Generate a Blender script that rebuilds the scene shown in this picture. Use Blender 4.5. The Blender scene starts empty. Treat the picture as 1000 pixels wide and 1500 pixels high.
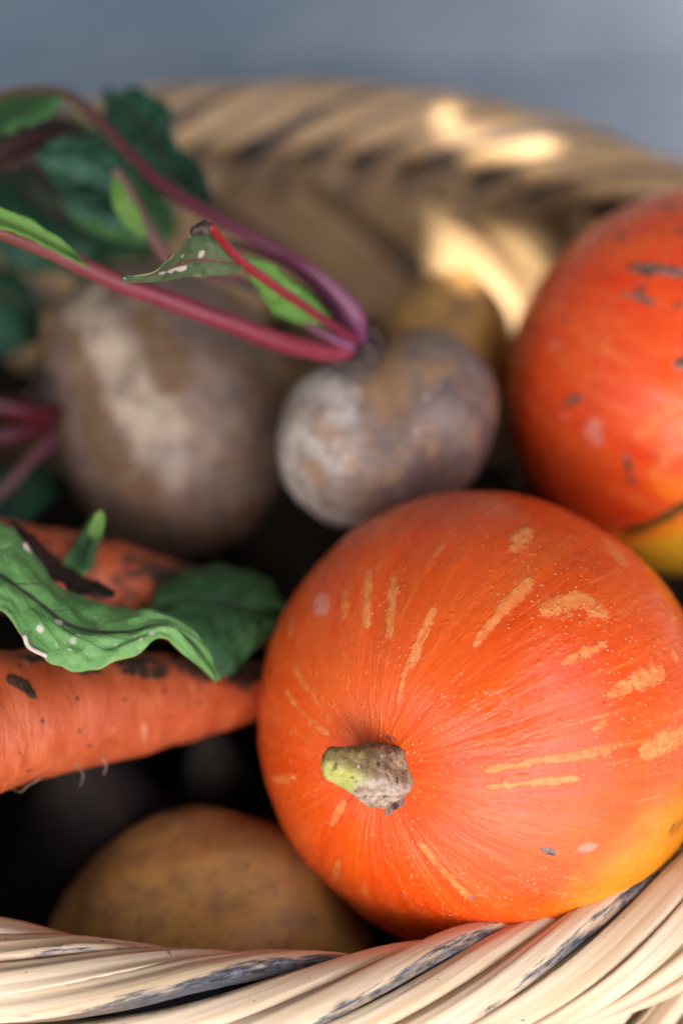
import bpy, bmesh, math, random
import numpy as np
from mathutils import Vector, Matrix, noise
from mathutils.bvhtree import BVHTree
random.seed(7)
S = bpy.context.scene
COL = S.collection
R = math.radians
# ------------------------------------------------------------------ camera
RIM = 0.225
CAM = Vector((0, 0, 0.815))
TH = R(52)
FW = Vector((0, math.cos(TH), -math.sin(TH)))
RT = Vector((1, 0, 0))
UP = Vector((0, math.sin(TH), math.cos(TH)))
cd = bpy.data.cameras.new('camera')
cam = bpy.data.objects.new('camera', cd)
COL.objects.link(cam)
cam.location = CAM
cam.rotation_euler = (R(90) - TH, 0, 0)
cd.sensor_fit = 'VERTICAL'
cd.sensor_height = 36
cd.sensor_width = 24
cd.lens = 60
cd.clip_start = 0.02
cd.clip_end = 400
cd.dof.use_dof = True
cd.dof.focus_distance = 0.600
cd.dof.aperture_fstop = 2.1
S.camera = cam
# ------------------------------------------------------------------ light
SUN = Vector((-0.16, -0.52, 0.84)).normalized()       # towards the sun
elev = math.asin(SUN.z)
azim = math.atan2(SUN.x, SUN.y)
W = bpy.data.worlds.new('World')
S.world = W
W.use_nodes = True
wn = W.node_tree
sky = wn.nodes.new('ShaderNodeTexSky')
sky.sky_type = 'NISHITA'
sky.sun_disc = False
sky.sun_elevation = elev
sky.sun_rotation = azim
sky.air_density = 0.6
sky.dust_density = 6.0
sky.ozone_density = 1.0
wn.links.new(sky.outputs[0], wn.nodes['Background'].inputs[0])
wn.nodes['Background'].inputs[1].default_value = 0.15
sd = bpy.data.lights.new('sun', 'SUN')
sd.energy = 2.9
sd.angle = R(0.5)
sd.color = (1, 0.91, 0.79)
sun = bpy.data.objects.new('sun', sd)
COL.objects.link(sun)
sun.rotation_euler = SUN.to_track_quat('Z', 'Y').to_euler()
sun.location = SUN * 6
vs = S.view_settings
vs.view_transform = 'Standard'
vs.look = 'None'
vs.gamma = 1
vs.exposure = 2.35


# ------------------------------------------------------------------ helpers
def P(x, y, d):
    """point seen at photo pixel (x, y), d metres along the camera axis"""
    return CAM + d * (FW + (x - 500) * 0.0004 * RT + (750 - y) * 0.0004 * UP)


def px(n, d):
    return n * 0.0004 * d


def link(name, me, m=None, parent=None):
    o = bpy.data.objects.new(name, me)
    COL.objects.link(o)
    if m is not None:
        me.materials.append(m)
    if parent is not None:
        o.parent = parent
        o.matrix_parent_inverse = Matrix.Translation(-parent.location)
    return o


def empty(name, loc):
    o = bpy.data.objects.new(name, None)
    COL.objects.link(o)
    o.location = loc
    o.empty_display_size = 0.02
    return o


def tag(o, label=None, cat=None, group=None, kind=None):
    if label: o['label'] = label
    if cat: o['category'] = cat
    if group: o['group'] = group
    if kind: o['kind'] = kind
    return o


def mesh(name, v, f, smooth=True):
    me = bpy.data.meshes.new(name)
    me.from_pydata([tuple(p) for p in v], [], f)
    if smooth:
        me.polygons.foreach_set('use_smooth', [True] * len(me.polygons))
    me.update()
    return me


def fattr(me, name, vals):
    a = me.attributes.new(name, 'FLOAT', 'POINT')
    a.data.foreach_set('value', np.asarray(vals, dtype=np.float32))


def vattr(me, name, vals):
    a = me.attributes.new(name, 'FLOAT_VECTOR', 'POINT')
    a.data.foreach_set('vector', np.asarray(vals, dtype=np.float32).ravel())


def sstep(a, b, x):
    t = np.clip((np.asarray(x, float) - a) / (b - a), 0, 1)
    return t * t * (3 - 2 * t)


def nz(p, s=1.0):
    return noise.noise(Vector(p) * s)


def catmull(pts, n):
    """n samples of a Catmull-Rom curve through tuples of any length"""
    a = np.array([list(p) for p in pts], float)
    a = np.vstack([2 * a[0] - a[1], a, 2 * a[-1] - a[-2]])
    k = len(a) - 3
    out = []
    for t in np.linspace(0, k - 1e-6, n):
        i = int(t)
        u = t - i
        p0, p1, p2, p3 = a[i:i + 4]
        out.append(0.5 * (2 * p1 + (p2 - p0) * u + (2 * p0 - 5 * p1 + 4 * p2 - p3) * u * u + (3 * p1 - p0 - 3 * p2 + p3) * u ** 3))
    return np.array(out)


def tube(pts, rad, n=40, sides=12, wob=0.0, seed=0, caps=True):
    """smooth tube through (Vector) pts with radii; returns verts, faces, along(0..1), around angle"""
    c = catmull([tuple(p) + (r,) for p, r in zip(pts, rad)], n)
    v, al, ar, f = [], [], [], []
    N = None
    for i in range(n):
        p = Vector(c[i, :3])
        T = (Vector(c[min(i + 1, n - 1), :3]) - Vector(c[max(i - 1, 0), :3])).normalized()
        if N is None:
            N = T.orthogonal().normalized()
        N = (N - T * N.dot(T)).normalized()
        B = T.cross(N)
        for j in range(sides):
            a = 2 * math.pi * j / sides
            r = c[i, 3]
            if wob:
                r *= 1 + wob * nz((math.cos(a) * 1.4 + seed, math.sin(a) * 1.4, i * 0.22))
            v.append(p + (N * math.cos(a) + B * math.sin(a)) * r)
            al.append(i / (n - 1))
            ar.append(a)
    for i in range(n - 1):
        for j in range(sides):
            k = (j + 1) % sides
            f.append((i * sides + j, i * sides + k, (i + 1) * sides + k, (i + 1) * sides + j))
    if caps:
        f.append(tuple(range(sides))[::-1])
        f.append(tuple(range((n - 1) * sides, n * sides)))
    return v, f, al, ar


class Mat:
    def __init__(s, name, rough=0.5, spec=0.5):
        s.m = bpy.data.materials.new(name)
        s.m.use_nodes = True
        s.t = s.m.node_tree
        s.b = s.t.nodes['Principled BSDF']
        s.b.inputs['Roughness'].default_value = rough
        s.b.inputs['Specular IOR Level'].default_value = spec
        s.co = s.n('ShaderNodeTexCoord').outputs['Object']

    def n(s, typ, ins=None, **kw):
        q = s.t.nodes.new(typ)
        for k, v in kw.items():
            setattr(q, k, v)
        for k, v in (ins or {}).items():
            s.set(q.inputs[k], v)
        return q

    def set(s, sock, v):
        if isinstance(v, bpy.types.NodeSocket):
            s.t.links.new(v, sock)
        else:
            if sock.type == 'RGBA' and len(v) == 3:
                v = (*v, 1)
            sock.default_value = v

    def attr(s, name, out='Fac'):
        return s.n('ShaderNodeAttribute', attribute_name=name).outputs[out]

    def scale(s, vec, sc):
        return s.n('ShaderNodeVectorMath', {0: vec, 1: sc}, operation='MULTIPLY').outputs[0]

    def noise(s, scale, detail=3, rough=0.55, vec=None, dist=0.0):
        return s.n('ShaderNodeTexNoise', {'Vector': vec or s.co, 'Scale': scale, 'Detail': detail, 'Roughness': rough, 'Distortion': dist}).outputs['Fac']

    def voro(s, scale, vec=None, feature='F1', rnd=1.0):
        return s.n('ShaderNodeTexVoronoi', {'Vector': vec or s.co, 'Scale': scale, 'Randomness': rnd}, feature=feature).outputs['Distance']

    def ramp(s, x, a, b, lo=0.0, hi=1.0):
        return s.n('ShaderNodeMapRange', {'Value': x, 'From Min': a, 'From Max': b, 'To Min': lo, 'To Max': hi}, interpolation_type='SMOOTHSTEP').outputs[0]

    def math(s, op, a, b=0.0):
        return s.n('ShaderNodeMath', {0: a, 1: b}, operation=op).outputs[0]

    def mix(s, fac, a, b, blend='MIX'):
        q = s.n('ShaderNodeMix', data_type='RGBA', blend_type=blend)
        s.set(q.inputs['Factor'], fac)
        s.set(q.inputs[6], a)
        s.set(q.inputs[7], b)
        return q.outputs[2]

    def color(s, c):
        s.set(s.b.inputs['Base Color'], c)

    def rough(s, c):
        s.set(s.b.inputs['Roughness'], c)

    def bump(s, *layers):
        """layers of (height socket, strength, distance in metres)"""
        prev = None
        for h, st, d in layers:
            q = s.n('ShaderNodeBump', {'Height': h, 'Strength': st, 'Distance': d})
            if prev is not None:
                s.t.links.new(prev, q.inputs['Normal'])
            prev = q.outputs[0]
        s.t.links.new(prev, s.b.inputs['Normal'])


# ------------------------------------------------------------------ materials
def m_cane(name, light, dark, grey):
    M = Mat(name, 0.42, 0.45)
    rnd = M.n('ShaderNodeObjectInfo').outputs['Random']
    cv = M.attr('cuv', 'Vector')                     # across, along (metres), random
    fine = M.noise(1.0, 4, 0.6, M.scale(cv, (4.5, 18, 40)))
    fib = M.noise(1.0, 3, 0.6, M.scale(cv, (18, 16, 40)))
    big = M.noise(1.0, 2, 0.5, M.scale(cv, (2.2, 16, 40)))
    c = M.mix(M.ramp(fine, 0.34, 0.74), light, dark)
    c = M.mix(M.ramp(big, 0.45, 0.75, 0, 0.55), c, (0.56, 0.36, 0.17))
    c = M.mix(M.math('MULTIPLY', rnd, 0.35), c, dark)
    c = M.mix(M.ramp(fib, 0.60, 0.74, 0, 0.5), c, (0.30, 0.19, 0.10))
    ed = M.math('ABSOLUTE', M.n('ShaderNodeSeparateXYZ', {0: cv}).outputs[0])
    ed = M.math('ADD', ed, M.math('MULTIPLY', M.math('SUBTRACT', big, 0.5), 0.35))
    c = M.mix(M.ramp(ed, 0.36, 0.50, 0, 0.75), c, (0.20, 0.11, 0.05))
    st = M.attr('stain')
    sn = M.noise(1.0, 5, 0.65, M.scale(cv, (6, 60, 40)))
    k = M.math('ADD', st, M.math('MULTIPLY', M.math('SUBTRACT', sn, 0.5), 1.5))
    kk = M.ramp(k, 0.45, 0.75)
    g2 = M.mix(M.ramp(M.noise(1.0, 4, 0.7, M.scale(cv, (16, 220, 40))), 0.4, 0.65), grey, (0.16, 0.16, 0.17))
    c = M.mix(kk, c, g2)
    sp = M.ramp(M.noise(260, 2, 0.5), 0.70, 0.76, 0, 0.8)
    sp = M.math('MULTIPLY', sp, M.ramp(M.noise(38, 2), 0.48, 0.62))
    c = M.mix(sp, c, (0.06, 0.05, 0.045))
    M.color(c)
    M.rough(M.ramp(fine, 0.2, 0.8, 0.46, 0.68))
    M.bump((fib, 0.22, 0.0007), (fine, 0.28, 0.0014))
    return M.m


CANE_SHADE = m_cane('shaded_cane', (0.56, 0.36, 0.18), (0.44, 0.275, 0.13), (0.025, 0.025, 0.03))  # cane colour darkened for the dimmer light on the back of the rim
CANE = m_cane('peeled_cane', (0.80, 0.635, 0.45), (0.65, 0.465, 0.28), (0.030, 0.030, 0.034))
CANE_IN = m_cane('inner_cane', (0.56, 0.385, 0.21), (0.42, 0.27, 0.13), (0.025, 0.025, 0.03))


def m_plain(name, c1, c2, sc=40, rough=0.7, bump=0.0015):
    M = Mat(name, rough, 0.3)
    f = M.noise(sc, 4, 0.6)
    M.color(M.mix(M.ramp(f, 0.3, 0.7), c1, c2))
    M.bump((f, 0.5, bump))
    return M.m


CORE = m_plain('weathered_core', (0.022, 0.022, 0.025), (0.07, 0.07, 0.075), 90, 0.8)


def m_pumpkin(name, red, orange, second=False):
    M = Mat(name, 0.36, 0.5)
    mer = M.attr('mer', 'Vector')
    big = M.noise(14, 3, 0.6)
    streak = M.noise(1.0, 4, 0.6, M.scale(mer, (2.2, 2.2, 1.3)))
    fine = M.noise(1.0, 5, 0.7, M.scale(mer, (8, 8, 9)))
    c = M.mix(M.ramp(streak, 0.35, 0.7), red, orange)
    c = M.mix(M.ramp(big, 0.40, 0.72, 0, 0.55), c, (0.80, 0.13, 0.018))
    c = M.mix(M.ramp(fine, 0.54, 0.75, 0, 0.20), c, (0.86, 0.19, 0.03))
    # yellow side
    y = M.attr('yellow')
    yn = M.math('ADD', y, M.math('MULTIPLY', M.math('SUBTRACT', M.noise(34, 5, 0.65), 0.5), 0.7))
    c = M.mix(M.ramp(yn, 0.25, 0.85), c, (0.86, 0.27, 0.012))
    c = M.mix(M.ramp(yn, 0.8, 1.1), c, (0.80, 0.40, 0.02))
    # green remains of the unripe side
    g = M.attr('green')
    gn = M.math('ADD', g, M.math('MULTIPLY', M.math('SUBTRACT', M.noise(60, 5, 0.7), 0.5), 0.9))
    c = M.mix(M.ramp(gn, 0.42, 0.75), c, (0.045, 0.055, 0.010))
    # corky tan dashes
    k = M.attr('mark')
    jag = M.noise(330, 4, 0.75)
    jag2 = M.noise(1.0, 3, 0.6, M.scale(mer, (26, 26, 8)))
    kk = M.math('ADD', k, M.math('MULTIPLY', M.math('SUBTRACT', jag, 0.5), 2.2))
    kk = M.math('ADD', kk, M.math('MULTIPLY', M.math('SUBTRACT', jag2, 0.5), 0.9))
    corky = M.ramp(kk, 0.28, 0.85)
    tan = M.mix(M.ramp(M.noise(420, 3, 0.6), 0.35, 0.7), (0.86, 0.250, 0.045), (0.92, 0.40, 0.12))
    c = M.mix(M.math('MULTIPLY', corky, M.ramp(M.noise(120, 4, 0.7), 0.3, 0.65, 0.40, 0.85)), c, tan)
    faint = M.noise(1.0, 4, 0.65, M.scale(mer, (9, 9, 2.0)))
    c = M.mix(M.ramp(faint, 0.58, 0.74, 0, 0.45), c, tan)
    # pimples
    wn_ = M.ramp(M.noise(26, 2, 0.5), 0.40, 0.56)
    vd = M.voro(430)
    pim = M.math('MULTIPLY', M.ramp(vd, 0.30, 0.14), wn_)
    cellr = M.n('ShaderNodeTexVoronoi', {'Vector': M.co, 'Scale': 430.0}).outputs['Color']
    sel = M.ramp(M.n('ShaderNodeSeparateColor', {0: cellr}).outputs[0], 0.42, 0.52)
    pim = M.math('MULTIPLY', pim, sel)
    c = M.mix(M.math('MULTIPLY', pim, 0.6), c, (0.90, 0.34, 0.13))
    red_sp = M.math('MULTIPLY', M.ramp(M.voro(120), 0.13, 0.05), M.ramp(M.noise(30, 2), 0.5, 0.6))
    c = M.mix(M.math('MULTIPLY', red_sp, 0.6), c, (0.42, 0.02, 0.012))
    clus = M.math('MULTIPLY', M.ramp(M.noise(300, 3, 0.6), 0.50, 0.68), M.ramp(M.noise(1.0, 3, 0.6, M.scale(mer, (3.2, 3.2, 2.2))), 0.46, 0.62))
    c = M.mix(M.math('MULTIPLY', clus, 0.35), c, (0.86, 0.20, 0.05))
    # scabs and soil
    sc = M.attr('scab')
    sn = M.math('ADD', sc, M.math('MULTIPLY', M.math('SUBTRACT', M.noise(210, 4, 0.7), 0.5), 1.2))
    scm = M.ramp(sn, 0.45, 0.7)
    c = M.mix(scm, c, M.mix(M.ramp(M.noise(300, 3), 0.4, 0.6), (0.035, 0.022, 0.016), (0.24, 0.15, 0.12)))
    pale = M.attr('pale')
    pn = M.ramp(M.math('ADD', pale, M.math('MULTIPLY', M.math('SUBTRACT', M.noise(190, 4, 0.7), 0.5), 0.9)), 0.4, 0.8)
    c = M.mix(M.math('MULTIPLY', pn, 0.6), c, (0.80, 0.36, 0.28))
    M.color(c)
    r = M.ramp(M.noise(60, 3), 0.3, 0.7, 0.22, 0.34)
    r = M.math('ADD', r, M.math('MULTIPLY', corky, 0.22))
    M.rough(M.math('ADD', r, M.math('MULTIPLY', scm, 0.3)))
    M.bump((streak, 0.30, 0.004), (fine, 0.22, 0.0012), (clus, 0.30, 0.0009), (corky, 0.4, 0.0006), (M.noise(420, 3, 0.6), 0.18, 0.0008), (pim, 0.7, 0.0005), (scm, 0.5, 0.0006))
    M.b.inputs['Subsurface Weight'].default_value = 0.06
    M.b.inputs['Subsurface Radius'].default_value = (0.006, 0.002, 0.001)
    M.b.inputs['Subsurface Scale'].default_value = 0.5
    return M.m


PUMP1 = m_pumpkin('red_orange_skin', (0.78, 0.070, 0.004), (0.84, 0.105, 0.007))
PUMP2 = m_pumpkin('mottled_orange_skin', (0.74, 0.045, 0.008), (0.82, 0.095, 0.012), True)


def m_stem():
    M = Mat('corky_stem', 0.7, 0.3)
    al = M.attr('along')
    sd_ = M.attr('side')
    f = M.noise(240, 5, 0.65)
    g = M.noise(120, 4, 0.6)
    tip = M.mix(M.ramp(g, 0.35, 0.65), (0.56, 0.48, 0.14), (0.34, 0.38, 0.07))
    cork = M.mix(M.ramp(f, 0.35, 0.65), (0.26, 0.165, 0.09), (0.55, 0.46, 0.37))
    c = M.mix(M.ramp(M.math('ADD', al, M.math('MULTIPLY', M.math('SUBTRACT', g, 0.5), 0.6)), 0.42, 0.62), cork, tip)
    top = M.ramp(M.math('ADD', sd_, M.math('MULTIPLY', M.math('SUBTRACT', g, 0.5), 1.6)), -0.15, 0.35)
    c = M.mix(M.math('MULTIPLY', top, 0.75), c, M.mix(M.ramp(f, 0.4, 0.6), (0.12, 0.060, 0.022), (0.34, 0.21, 0.09)))
    c = M.mix(M.ramp(M.noise(330, 3, 0.6), 0.62, 0.70, 0, 0.85), c, (0.03, 0.022, 0.016))
    c = M.mix(M.ramp(M.noise(430, 3, 0.6), 0.66, 0.72, 0, 0.8), c, (0.75, 0.68, 0.60))
    M.color(c)
    M.bump((g, 0.6, 0.002), (f, 0.8, 0.0014))
    return M.m


STEM = m_stem()


def m_beet(name, base, patch, light, soil):
    M = Mat(name, 0.5, 0.4)
    a = M.noise(22, 4, 0.6)
    b = M.noise(52, 6, 0.7)
    f = M.noise(260, 4, 0.65)
    c = M.mix(M.ramp(a, 0.35, 0.65), base, patch)
    c = M.mix(M.ramp(b, 0.45, 0.62, 0, 0.9), c, soil)
    c = M.mix(M.ramp(M.noise(90, 5, 0.7), 0.52, 0.62, 0, 0.5), c, (0.09, 0.055, 0.06))
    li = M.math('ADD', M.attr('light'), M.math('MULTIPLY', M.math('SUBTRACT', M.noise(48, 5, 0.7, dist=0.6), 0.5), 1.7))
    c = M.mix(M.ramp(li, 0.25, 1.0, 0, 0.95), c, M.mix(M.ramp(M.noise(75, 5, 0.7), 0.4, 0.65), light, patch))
    so = M.math('ADD', M.attr('soil'), M.math('MULTIPLY', M.math('SUBTRACT', M.noise(50, 5, 0.6), 0.5), 1.0))
    c = M.mix(M.ramp(so, 0.35, 0.8), c, soil)
    c = M.mix(M.ramp(f, 0.60, 0.70, 0, 0.5), c, (0.06, 0.04, 0.035))
    c = M.mix(M.ramp(M.noise(170, 3), 0.64, 0.72, 0, 0.5), c, (0.62, 0.55, 0.48))
    M.color(c)
    M.rough(M.ramp(b, 0.3, 0.7, 0.38, 0.62))
    M.bump((b, 0.20, 0.002), (f, 0.4, 0.0008))
    return M.m


BEET1 = m_beet('grey_purple_beet_skin', (0.120, 0.078, 0.070), (0.22, 0.160, 0.130), (0.50, 0.44, 0.37), (0.31, 0.175, 0.085))
BEET2 = m_beet('earthy_beet_skin', (0.17, 0.115, 0.085), (0.24, 0.165, 0.125), (0.52, 0.41, 0.28), (0.19, 0.105, 0.052))


def m_potato(name, c1, c2, c3):
    M = Mat(name, 0.55, 0.4)
    a = M.noise(20, 3, 0.6)
    b = M.noise(70, 5, 0.65)
    c = M.mix(M.ramp(a, 0.35, 0.65), c1, c2)
    c = M.mix(M.ramp(b, 0.44, 0.66, 0, 0.7), c, c3)
    c = M.mix(M.ramp(M.noise(150, 5, 0.7), 0.5, 0.70, 0, 0.45), c, (0.20, 0.10, 0.045))
    c = M.mix(M.ramp(M.voro(95), 0.12, 0.05, 0, 0.8), c, (0.05, 0.028, 0.012))
    c = M.mix(M.ramp(M.noise(300, 3), 0.64, 0.72, 0, 0.5), c, (0.06, 0.035, 0.02))
    M.color(c)
    M.bump((b, 0.3, 0.0015), (M.noise(330, 3), 0.25, 0.0006))
    return M.m


POT = m_potato('potato_skin', (0.56, 0.305, 0.075), (0.42, 0.215, 0.075), (0.27, 0.14, 0.07))


def m_carrot():
    M = Mat('carrot_skin', 0.48, 0.4)
    al = M.attr('along')
    ring = M.n('ShaderNodeCombineXYZ', {0: M.math('MULTIPLY', al, 1.0)}).outputs[0]
    rv = M.attr('cuv', 'Vector')
    rn = M.noise(1.0, 4, 0.65, M.scale(rv, (130, 1.2, 1.2)))
    a = M.noise(30, 3, 0.6)
    c = M.mix(M.ramp(rn, 0.35, 0.68), (0.50, 0.085, 0.022), (0.60, 0.135, 0.045))
    c = M.mix(M.ramp(a, 0.45, 0.7, 0, 0.6), c, (0.47, 0.075, 0.020))
    so = M.math('ADD', M.attr('soil'), M.math('MULTIPLY', M.math('SUBTRACT', M.noise(140, 6, 0.72), 0.5), 2.3))
    c = M.mix(M.ramp(so, 0.40, 0.66), c, M.mix(M.ramp(M.noise(260, 3), 0.4, 0.6), (0.030, 0.016, 0.010), (0.10, 0.05, 0.03)))
    c = M.mix(M.ramp(M.voro(110), 0.14, 0.06, 0, 0.85), c, (0.07, 0.03, 0.015))
    lr = M.noise(1.0, 3, 0.6, M.scale(rv, (340, 1.8, 1.8)))
    c = M.mix(M.ramp(lr, 0.64, 0.72, 0, 0.45), c, (0.80, 0.42, 0.22))
    M.color(c)
    M.bump((rn, 0.5, 0.0012), (lr, 0.8, 0.0011), (M.ramp(so, 0.4, 0.66), 0.4, 0.0008))
    return M.m


CARROT = m_carrot()


def m_leaf(name, green, dark, vein, spots=0.0, under=None, rough=0.5):
    M = Mat(name, rough, 0.32)
    lv = M.attr('luv', 'Vector')                     # across -1..1, along 0..1
    sep = M.n('ShaderNodeSeparateXYZ', {0: lv})
    ax = M.math('ABSOLUTE', sep.outputs[0])
    a = M.noise(45, 4, 0.6)
    c = M.mix(M.ramp(a, 0.35, 0.68), green, dark)
    c = M.mix(M.ramp(M.noise(210, 4, 0.65), 0.5, 0.7, 0, 0.55), c, dark)
    wob = M.math('MULTIPLY', M.math('SUBTRACT', M.noise(60, 3), 0.5), 0.10)
    mid = M.ramp(M.math('ADD', ax, wob), 0.085, 0.03)
    # side veins run forward from the midrib
    ph = M.math('SUBTRACT', M.math('MULTIPLY', sep.outputs[1], 6.0), M.math('MULTIPLY', ax, 2.2))
    ph = M.math('ADD', ph, M.math('MULTIPLY', M.noise(35, 3), 1.3))
    fr = M.math('ABSOLUTE', M.math('SUBTRACT', M.math('FRACT', ph), 0.5))
    side = M.math('MULTIPLY', M.ramp(fr, 0.055, 0.012), M.ramp(ax, 0.9, 0.3))
    vv = M.math('MAXIMUM', mid, M.math('MULTIPLY', side, 0.65))
    c = M.mix(M.math('MULTIPLY', vv, 0.85), c, vein)
    if spots:
        s1 = M.ramp(M.voro(88), 0.17, 0.10)
        s1 = M.math('MULTIPLY', s1, M.ramp(M.noise(38, 2), 0.46, 0.54))
        c = M.mix(M.math('MULTIPLY', s1, spots), c, (0.66, 0.58, 0.48))
        s2 = M.ramp(M.noise(70, 4, 0.6), 0.66, 0.76)
        c = M.mix(M.math('MULTIPLY', s2, 0.7 * spots), c, (0.45, 0.46, 0.22))
    sp_ = M.ramp(M.math('ADD', M.attr('spot'), M.math('MULTIPLY', M.math('SUBTRACT', M.noise(400, 3), 0.5), 0.5)), 0.4, 0.6)
    c = M.mix(M.math('MULTIPLY', sp_, 0.85), c, (0.50, 0.45, 0.36))
    if spots or under:
        e = M.ramp(M.math('ADD', ax, M.math('MULTIPLY', M.noise(120, 3), 0.35)), 1.10, 1.25)
        c = M.mix(M.math('MULTIPLY', e, 0.7), c, (0.38, 0.30, 0.10))
    if under:
        geo = M.n('ShaderNodeNewGeometry').outputs['Backfacing']
        c = M.mix(geo, c, under)
    M.color(c)
    M.bump((vv, 0.5, -0.0012), (M.noise(150, 4, 0.6), 0.7, 0.0022))
    M.b.inputs['Transmission Weight'].default_value = 0
    return M.m


LEAF_FRONT = m_leaf('spotted_leaf', (0.175, 0.37, 0.105), (0.115, 0.275, 0.072), (0.040, 0.022, 0.024), 0.9)
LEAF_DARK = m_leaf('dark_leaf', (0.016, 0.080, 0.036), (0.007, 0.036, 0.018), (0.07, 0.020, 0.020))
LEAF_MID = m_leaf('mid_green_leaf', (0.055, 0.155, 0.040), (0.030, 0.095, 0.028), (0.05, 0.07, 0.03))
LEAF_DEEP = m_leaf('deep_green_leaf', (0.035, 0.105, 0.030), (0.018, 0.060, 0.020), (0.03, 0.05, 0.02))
LEAF_TEAL = m_leaf('blue_green_leaf', (0.045, 0.135, 0.075), (0.022, 0.080, 0.045), (0.05, 0.08, 0.05))
LEAF_OLIVE = m_leaf('olive_leaf', (0.085, 0.130, 0.050), (0.055, 0.090, 0.034), (0.20, 0.020, 0.035), 0.6)
LEAF_BRIGHT = m_leaf('bright_green_leaf', (0.16, 0.34, 0.055), (0.10, 0.24, 0.040), (0.30, 0.10, 0.06))
LEAF_RED = m_leaf('red_tinged_leaf', (0.045, 0.014, 0.012), (0.020, 0.014, 0.010), (0.07, 0.012, 0.018))


def m_stalk(name, c0, c1, c2):
    M = Mat(name, 0.34, 0.5)
    al = M.attr('along')
    cv = M.attr('cuv', 'Vector')
    f = M.noise(1.0, 4, 0.6, M.scale(cv, (2.4, 12, 2.4)))
    c = M.mix(M.ramp(al, 0.05, 0.5), c0, c1)
    c = M.mix(M.ramp(al, 0.5, 0.95), c, c2)
    c = M.mix(M.ramp(f, 0.45, 0.7, 0, 0.5), c, (0.14, 0.02, 0.03))
    c = M.mix(M.ramp(M.noise(140, 3), 0.68, 0.76, 0, 0.5), c, (0.55, 0.34, 0.30))
    M.color(c)
    M.bump((f, 0.5, 0.0012))
    return M.m


ST_PINK = m_stalk('pink_stalk', (0.26, 0.022, 0.040), (0.22, 0.028, 0.042), (0.18, 0.045, 0.036))
ST_PURPLE = m_stalk('purple_stalk', (0.19, 0.040, 0.11), (0.10, 0.010, 0.026), (0.085, 0.060, 0.030))
ST_RED = m_stalk('crimson_stalk', (0.17, 0.012, 0.035), (0.30, 0.012, 0.020), (0.30, 0.010, 0.014))
ST_BROWN = m_stalk('brown_pink_stalk', (0.20, 0.05, 0.09), (0.20, 0.07, 0.08), (0.24, 0.12, 0.085))
ST_DARK = m_stalk('dark_stalk', (0.09, 0.008, 0.014), (0.09, 0.008, 0.015), (0.06, 0.012, 0.012))
ROOT = m_plain('fine_root', (0.16, 0.10, 0.06), (0.30, 0.22, 0.15), 200, 0.8, 0.0005)
CROWN = m_plain('beet_crown_scar', (0.025, 0.014, 0.014), (0.11, 0.075, 0.06), 160, 0.75, 0.002)
CLOTH = m_plain('added_dark_cloth', (0.010, 0.0075, 0.006), (0.022, 0.016, 0.012), 300, 0.9, 0.0006)


def m_plank():
    M = Mat('weathered_blue_grey_wood', 0.7, 0.3)
    rnd = M.n('ShaderNodeObjectInfo').outputs['Random']
    v = M.n('ShaderNodeVectorMath', {0: M.scale(M.co, (1.6, 34, 34)), 1: M.n('ShaderNodeCombineXYZ', {0: M.math('MULTIPLY', rnd, 40.0)}).outputs[0]}, operation='ADD').outputs[0]
    a = M.noise(1.0, 5, 0.65, v)
    b = M.noise(5, 3, 0.6)
    c = M.mix(M.ramp(a, 0.3, 0.7), (0.135, 0.200, 0.275), (0.235, 0.300, 0.375))
    c = M.mix(M.ramp(b, 0.4, 0.7, 0, 0.6), c, (0.33, 0.37, 0.43))
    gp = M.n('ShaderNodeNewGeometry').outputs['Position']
    # brighter light behind the basket, to the right, painted into the board colour
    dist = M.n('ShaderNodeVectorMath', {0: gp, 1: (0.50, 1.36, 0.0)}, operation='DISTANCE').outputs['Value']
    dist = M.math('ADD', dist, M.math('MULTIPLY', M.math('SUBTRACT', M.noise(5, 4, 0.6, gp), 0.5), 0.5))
    lit_right = M.ramp(dist, 0.66, 0.18)
    c = M.mix(M.math('MULTIPLY', lit_right, 0.55), M.mix(0.30, c, (0.06, 0.095, 0.13)), (0.50, 0.52, 0.60))
    c = M.mix(M.math('MULTIPLY', rnd, 0.3), c, (0.09, 0.12, 0.16))
    M.color(c)
    M.bump((a, 0.5, 0.003))
    return M.m


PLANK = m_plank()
GROUND = m_plain('dry_soil', (0.16, 0.14, 0.11), (0.26, 0.23, 0.19), 5, 0.9, 0.01)
BARK = m_plain('bark', (0.09, 0.065, 0.045), (0.17, 0.13, 0.10), 20, 0.9, 0.01)
BLOCKER_LEAF = m_plain('added_foliage', (0.045, 0.085, 0.022), (0.075, 0.12, 0.03), 8, 0.6, 0.001)

# ------------------------------------------------------------------ setting
me = mesh('ground', [(-60, -60, -0.06), (60, -60, -0.06), (60, 60, -0.06), (-60, 60, -0.06)], [(0, 1, 2, 3)])
tag(link('ground', me, GROUND), kind='structure')
deck = empty('wooden_deck', (0, 0.5, 0))
tag(deck, kind='structure')
py_ = -0.62
bm = bmesh.new()
bmesh.ops.create_cube(bm, size=1)
bmesh.ops.scale(bm, vec=(3.6, 0.118, 0.035), verts=bm.verts)
bmesh.ops.bevel(bm, geom=bm.edges[:], offset=0.004, segments=2, affect='EDGES')
pm = bpy.data.meshes.new('plank')
bm.to_mesh(pm)
bm.free()
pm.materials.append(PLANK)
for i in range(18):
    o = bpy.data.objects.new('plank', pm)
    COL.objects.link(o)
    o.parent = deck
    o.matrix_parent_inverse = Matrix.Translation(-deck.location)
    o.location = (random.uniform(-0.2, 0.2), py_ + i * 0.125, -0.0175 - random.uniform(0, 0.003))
    o.rotation_euler = (random.uniform(-0.006, 0.006), 0, random.uniform(-0.002, 0.002))

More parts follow.
